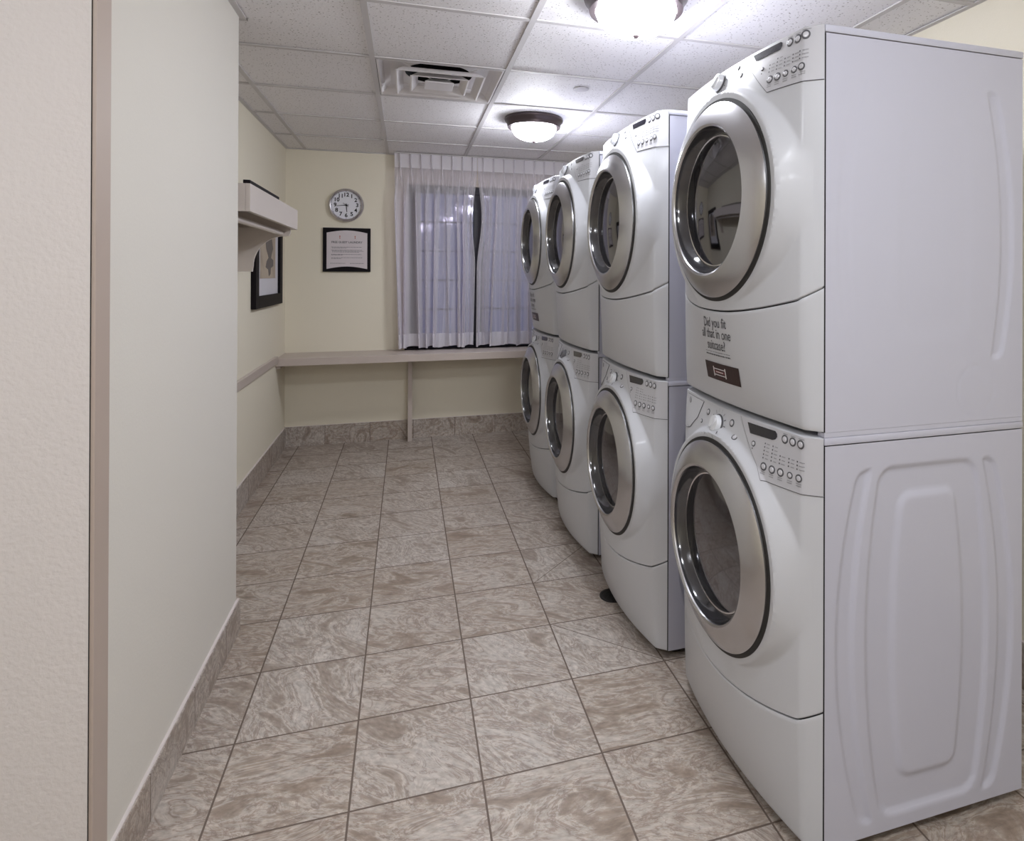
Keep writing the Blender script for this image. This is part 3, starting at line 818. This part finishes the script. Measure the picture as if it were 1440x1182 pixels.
    # door: steel ring, smoked bevel, bowed glass; dark drum behind
    DF = Matrix.Translation((0, 0, zc)) @ Matrix.Rotation(-PI / 2, 4, 'Y')   # lathe axis towards -x
    ro = R_out
    bm = bmesh.new()
    lathe(bm, [(ro - .006, .086), (ro - .006, .100), (ro, .103), (ro, .108), (ro - .006, .113), (.245, .122), (.216, .136), (.209, .1375), (.203, .134), (.200, .126)], DF, 128)
    door = obj('door', bm, M['steel'], root, smooth=True, label='brushed steel ring door')
    bm = bmesh.new(); lathe(bm, [(ro + .011, .094), (ro + .010, .1018), (ro - .006, .1024)], DF, 128)
    obj('door_gasket', bm, M['rubber'], door, smooth=True)
    bm = bmesh.new(); lathe(bm, [(.2000, .130), (.199, .120), (.192, .106), (.187, .097), (.1845, .0965), (.182, .100), (.178, .099)], DF, 96, mis=[0, 0, 0, 0, 1, 1])
    obj('inner_rim', bm, [M['darkbevel'], M['chrome']], door, smooth=True)
    bm = bmesh.new(); pr_ = []
    for k in range(13):
        t = k / 12; pr_.append((.1785 * (1 - t), .099 + .016 * math.sin(t * PI / 2)))
    lathe(bm, pr_, DF, 72); obj('door_glass', bm, M['glass'], door, smooth=True)
    bm = bmesh.new(); lathe(bm, [(.190, .070), (.196, .02), (.20, -.20), (.12, -.24), (0, -.25)], DF, 48)
    obj('drum', bm, M['drum'], root, smooth=True)
    if washer:
        # detergent drawer at the far side with its finger notch, and a round badge
        bm = bmesh.new()
        pts = [(.150, H - .010), (.336, H - .010), (.336, .858), (.285, .858), (.235, .872), (.175, .915)]
        vs = [bm.verts.new(sf(u, z_, .0016)) for u, z_ in pts]
        fce = bm.faces.new(vs)
        bmesh.ops.triangulate(bm, faces=[fce]); bmesh.ops.subdivide_edges(bm, edges=bm.edges, cuts=4, use_grid_fill=True)
        for v in bm.verts: v.co = sf(v.co.y, v.co.z, .0016)
        for (a, c), (e_, g_) in zip(pts, pts[1:] + pts[:1]):
            for k in range(4):
                p, q = k / 4, (k + 1) / 4
                tube(bm, sf(a + (e_ - a) * p, c + (g_ - c) * p, .001), sf(a + (e_ - a) * q, c + (g_ - c) * q, .001), .0008, 5, 1)
        dw = obj('detergent_drawer', bm, [M['plastic'], M['seam']], root)
        bm = bmesh.new(); vs = [bm.verts.new(sf(u, z_, .0026)) for u, z_ in ((.335, .858), (.335, .893), (.262, .872), (.240, .866))]
        bm.faces.new(vs); obj('finger_notch', bm, M['seam'], dw)
        bm = bmesh.new(); lathe(bm, [(.010, 0), (.010, .0012), (0, .0014)], fr_(.262, .951, .0016), 28)
        obj('badge', bm, M['inklight'], dw)
        for fx in (.05, DEPTH - .06):
            for fy in (-HALF + .05, HALF - .05):
                bm = bmesh.new(); lathe(bm, [(0, 0), (.022, 0), (.022, .010), (.010, .012), (.010, .0305), (0, .0305)], Matrix.Translation((fx, fy, 0)), 20)
                obj('foot', bm, M['rubber'], root)
    return root, H, zc, kn

def decal(root, H, zc):
    """printed question and maroon sticker on a dryer's lower panel"""
    F = lambda x, z_: surf(-x, z_, H, zc, .0012)        # x to the reader's right
    bm = bmesh.new()
    for s_, z_, sz in (('Did you fit', .234, .039), ('all that in one', .203, .039), ('suitcase?', .171, .039)):
        add_text(bm, s_, sz, lambda x, y, z_=z_: F(x, z_ + y), 0, .76, bold=.0002)
    rnd = random.Random(9)
    for z_, a, c, th in ((.1515, -.068, .070, .0012), (.1435, -.066, .072, .0034)):
        x = a
        while x < c:
            wl = rnd.uniform(.004, .013); e_ = min(x + wl, c)
            bm.faces.new([bm.verts.new(F(p, q)) for p, q in ((x, z_ - th / 2), (e_, z_ - th / 2), (e_, z_ + th / 2), (x, z_ + th / 2))]).material_index = 0
            x = e_ + .0022
    obj('printed_question', bm, M['ink'], root, label='dark lettering asking about one suitcase')
    bm = bmesh.new(); N = 14
    G = lambda x, z_, o=.0014: surf(-x, z_, H, zc, o)
    def patch(x0, x1, za, zb_, off, mi, slant=0):
        r = [[bm.verts.new(G(x0 + (x1 - x0) * i / N, zz, off)) for i in range(N + 1)] for zz in (za, zb_)]
        for i in range(N): bm.faces.new((r[0][i], r[0][i + 1], r[1][i + 1], r[1][i])).material_index = mi
    patch(-.084, .102, .071, .121, .0014, 0)
    # small banner emblem with two end posts
    for x0, x1, a, c, mi in ((-.030, .034, .103, .1055, 1), (-.030, .034, .086, .0885, 1), (-.033, -.028, .082, .110, 1), (.032, .037, .082, .110, 1), (-.026, .030, .092, .0995, 2), (-.018, .022, .0945, .0970, 1), (-.010, .014, .0785, .0800, 2)):
        patch(x0, x1, a, c, .0022, mi)
    obj('sticker', bm, [M['sticker'], M['stickerwhite'], M['stickerred']], root, label='maroon rectangular sticker with a small white banner emblem')

wm, Hw, zcw, _ = machine('washer')
td, Hd_, zcd, _ = machine('dryer')
STACKS = [(.923, 1.215), (.883, 2.015), (.868, 2.795), (.868, 3.565)]
ORD = ['nearest the camera', 'second from the camera', 'third from the camera', 'farthest from the camera']
machines = []
for i, (xf, y0) in enumerate(STACKS):
    a = wm if i == 0 else copy_tree(wm); a.location = (xf, y0 + HALF, 0)
    d = td if i == 0 else copy_tree(td); d.location = (xf, y0 + HALF, .985)
    machines.append((a, d))
WL = ['white washing machine at the bottom of the nearest stack, pressed side panel in view',
      'white washing machine at the bottom of the second stack, beside the round black floor drain',
      'white front-loading washing machine with a dark knob, bottom of the third stack from the camera',
      'white front-loading washing machine at the bottom of the farthest stack, next to the counter']
DL = ['white dryer atop the nearest stack, suitcase question and maroon sticker on its lower panel',
      'white dryer without sticker on top of the second stack from the camera',
      'white dryer without sticker on top of the third stack from the camera',
      'white dryer atop the farthest stack by the curtain, small dark sticker on its lower panel']
for i, (a, d) in enumerate(machines):
    a['label'] = WL[i]; d['label'] = DL[i]
    # the rails of the stacking kit belong to the dryer
    for sy in (-1, 1): boxobj('stacking_rail', (.002, DEPTH, sy * (HALF - .012) - .012, sy * (HALF - .012) + .012, -.0075, .0035), M['enamel'], d)
for k in (0, 3): decal(machines[k][1], Hd_, zcd)
for ch in machines[2][0].children:
    if ch.name.startswith('knob'):
        ch.data = ch.data.copy(); ch.data.materials[0] = M['knobdark']
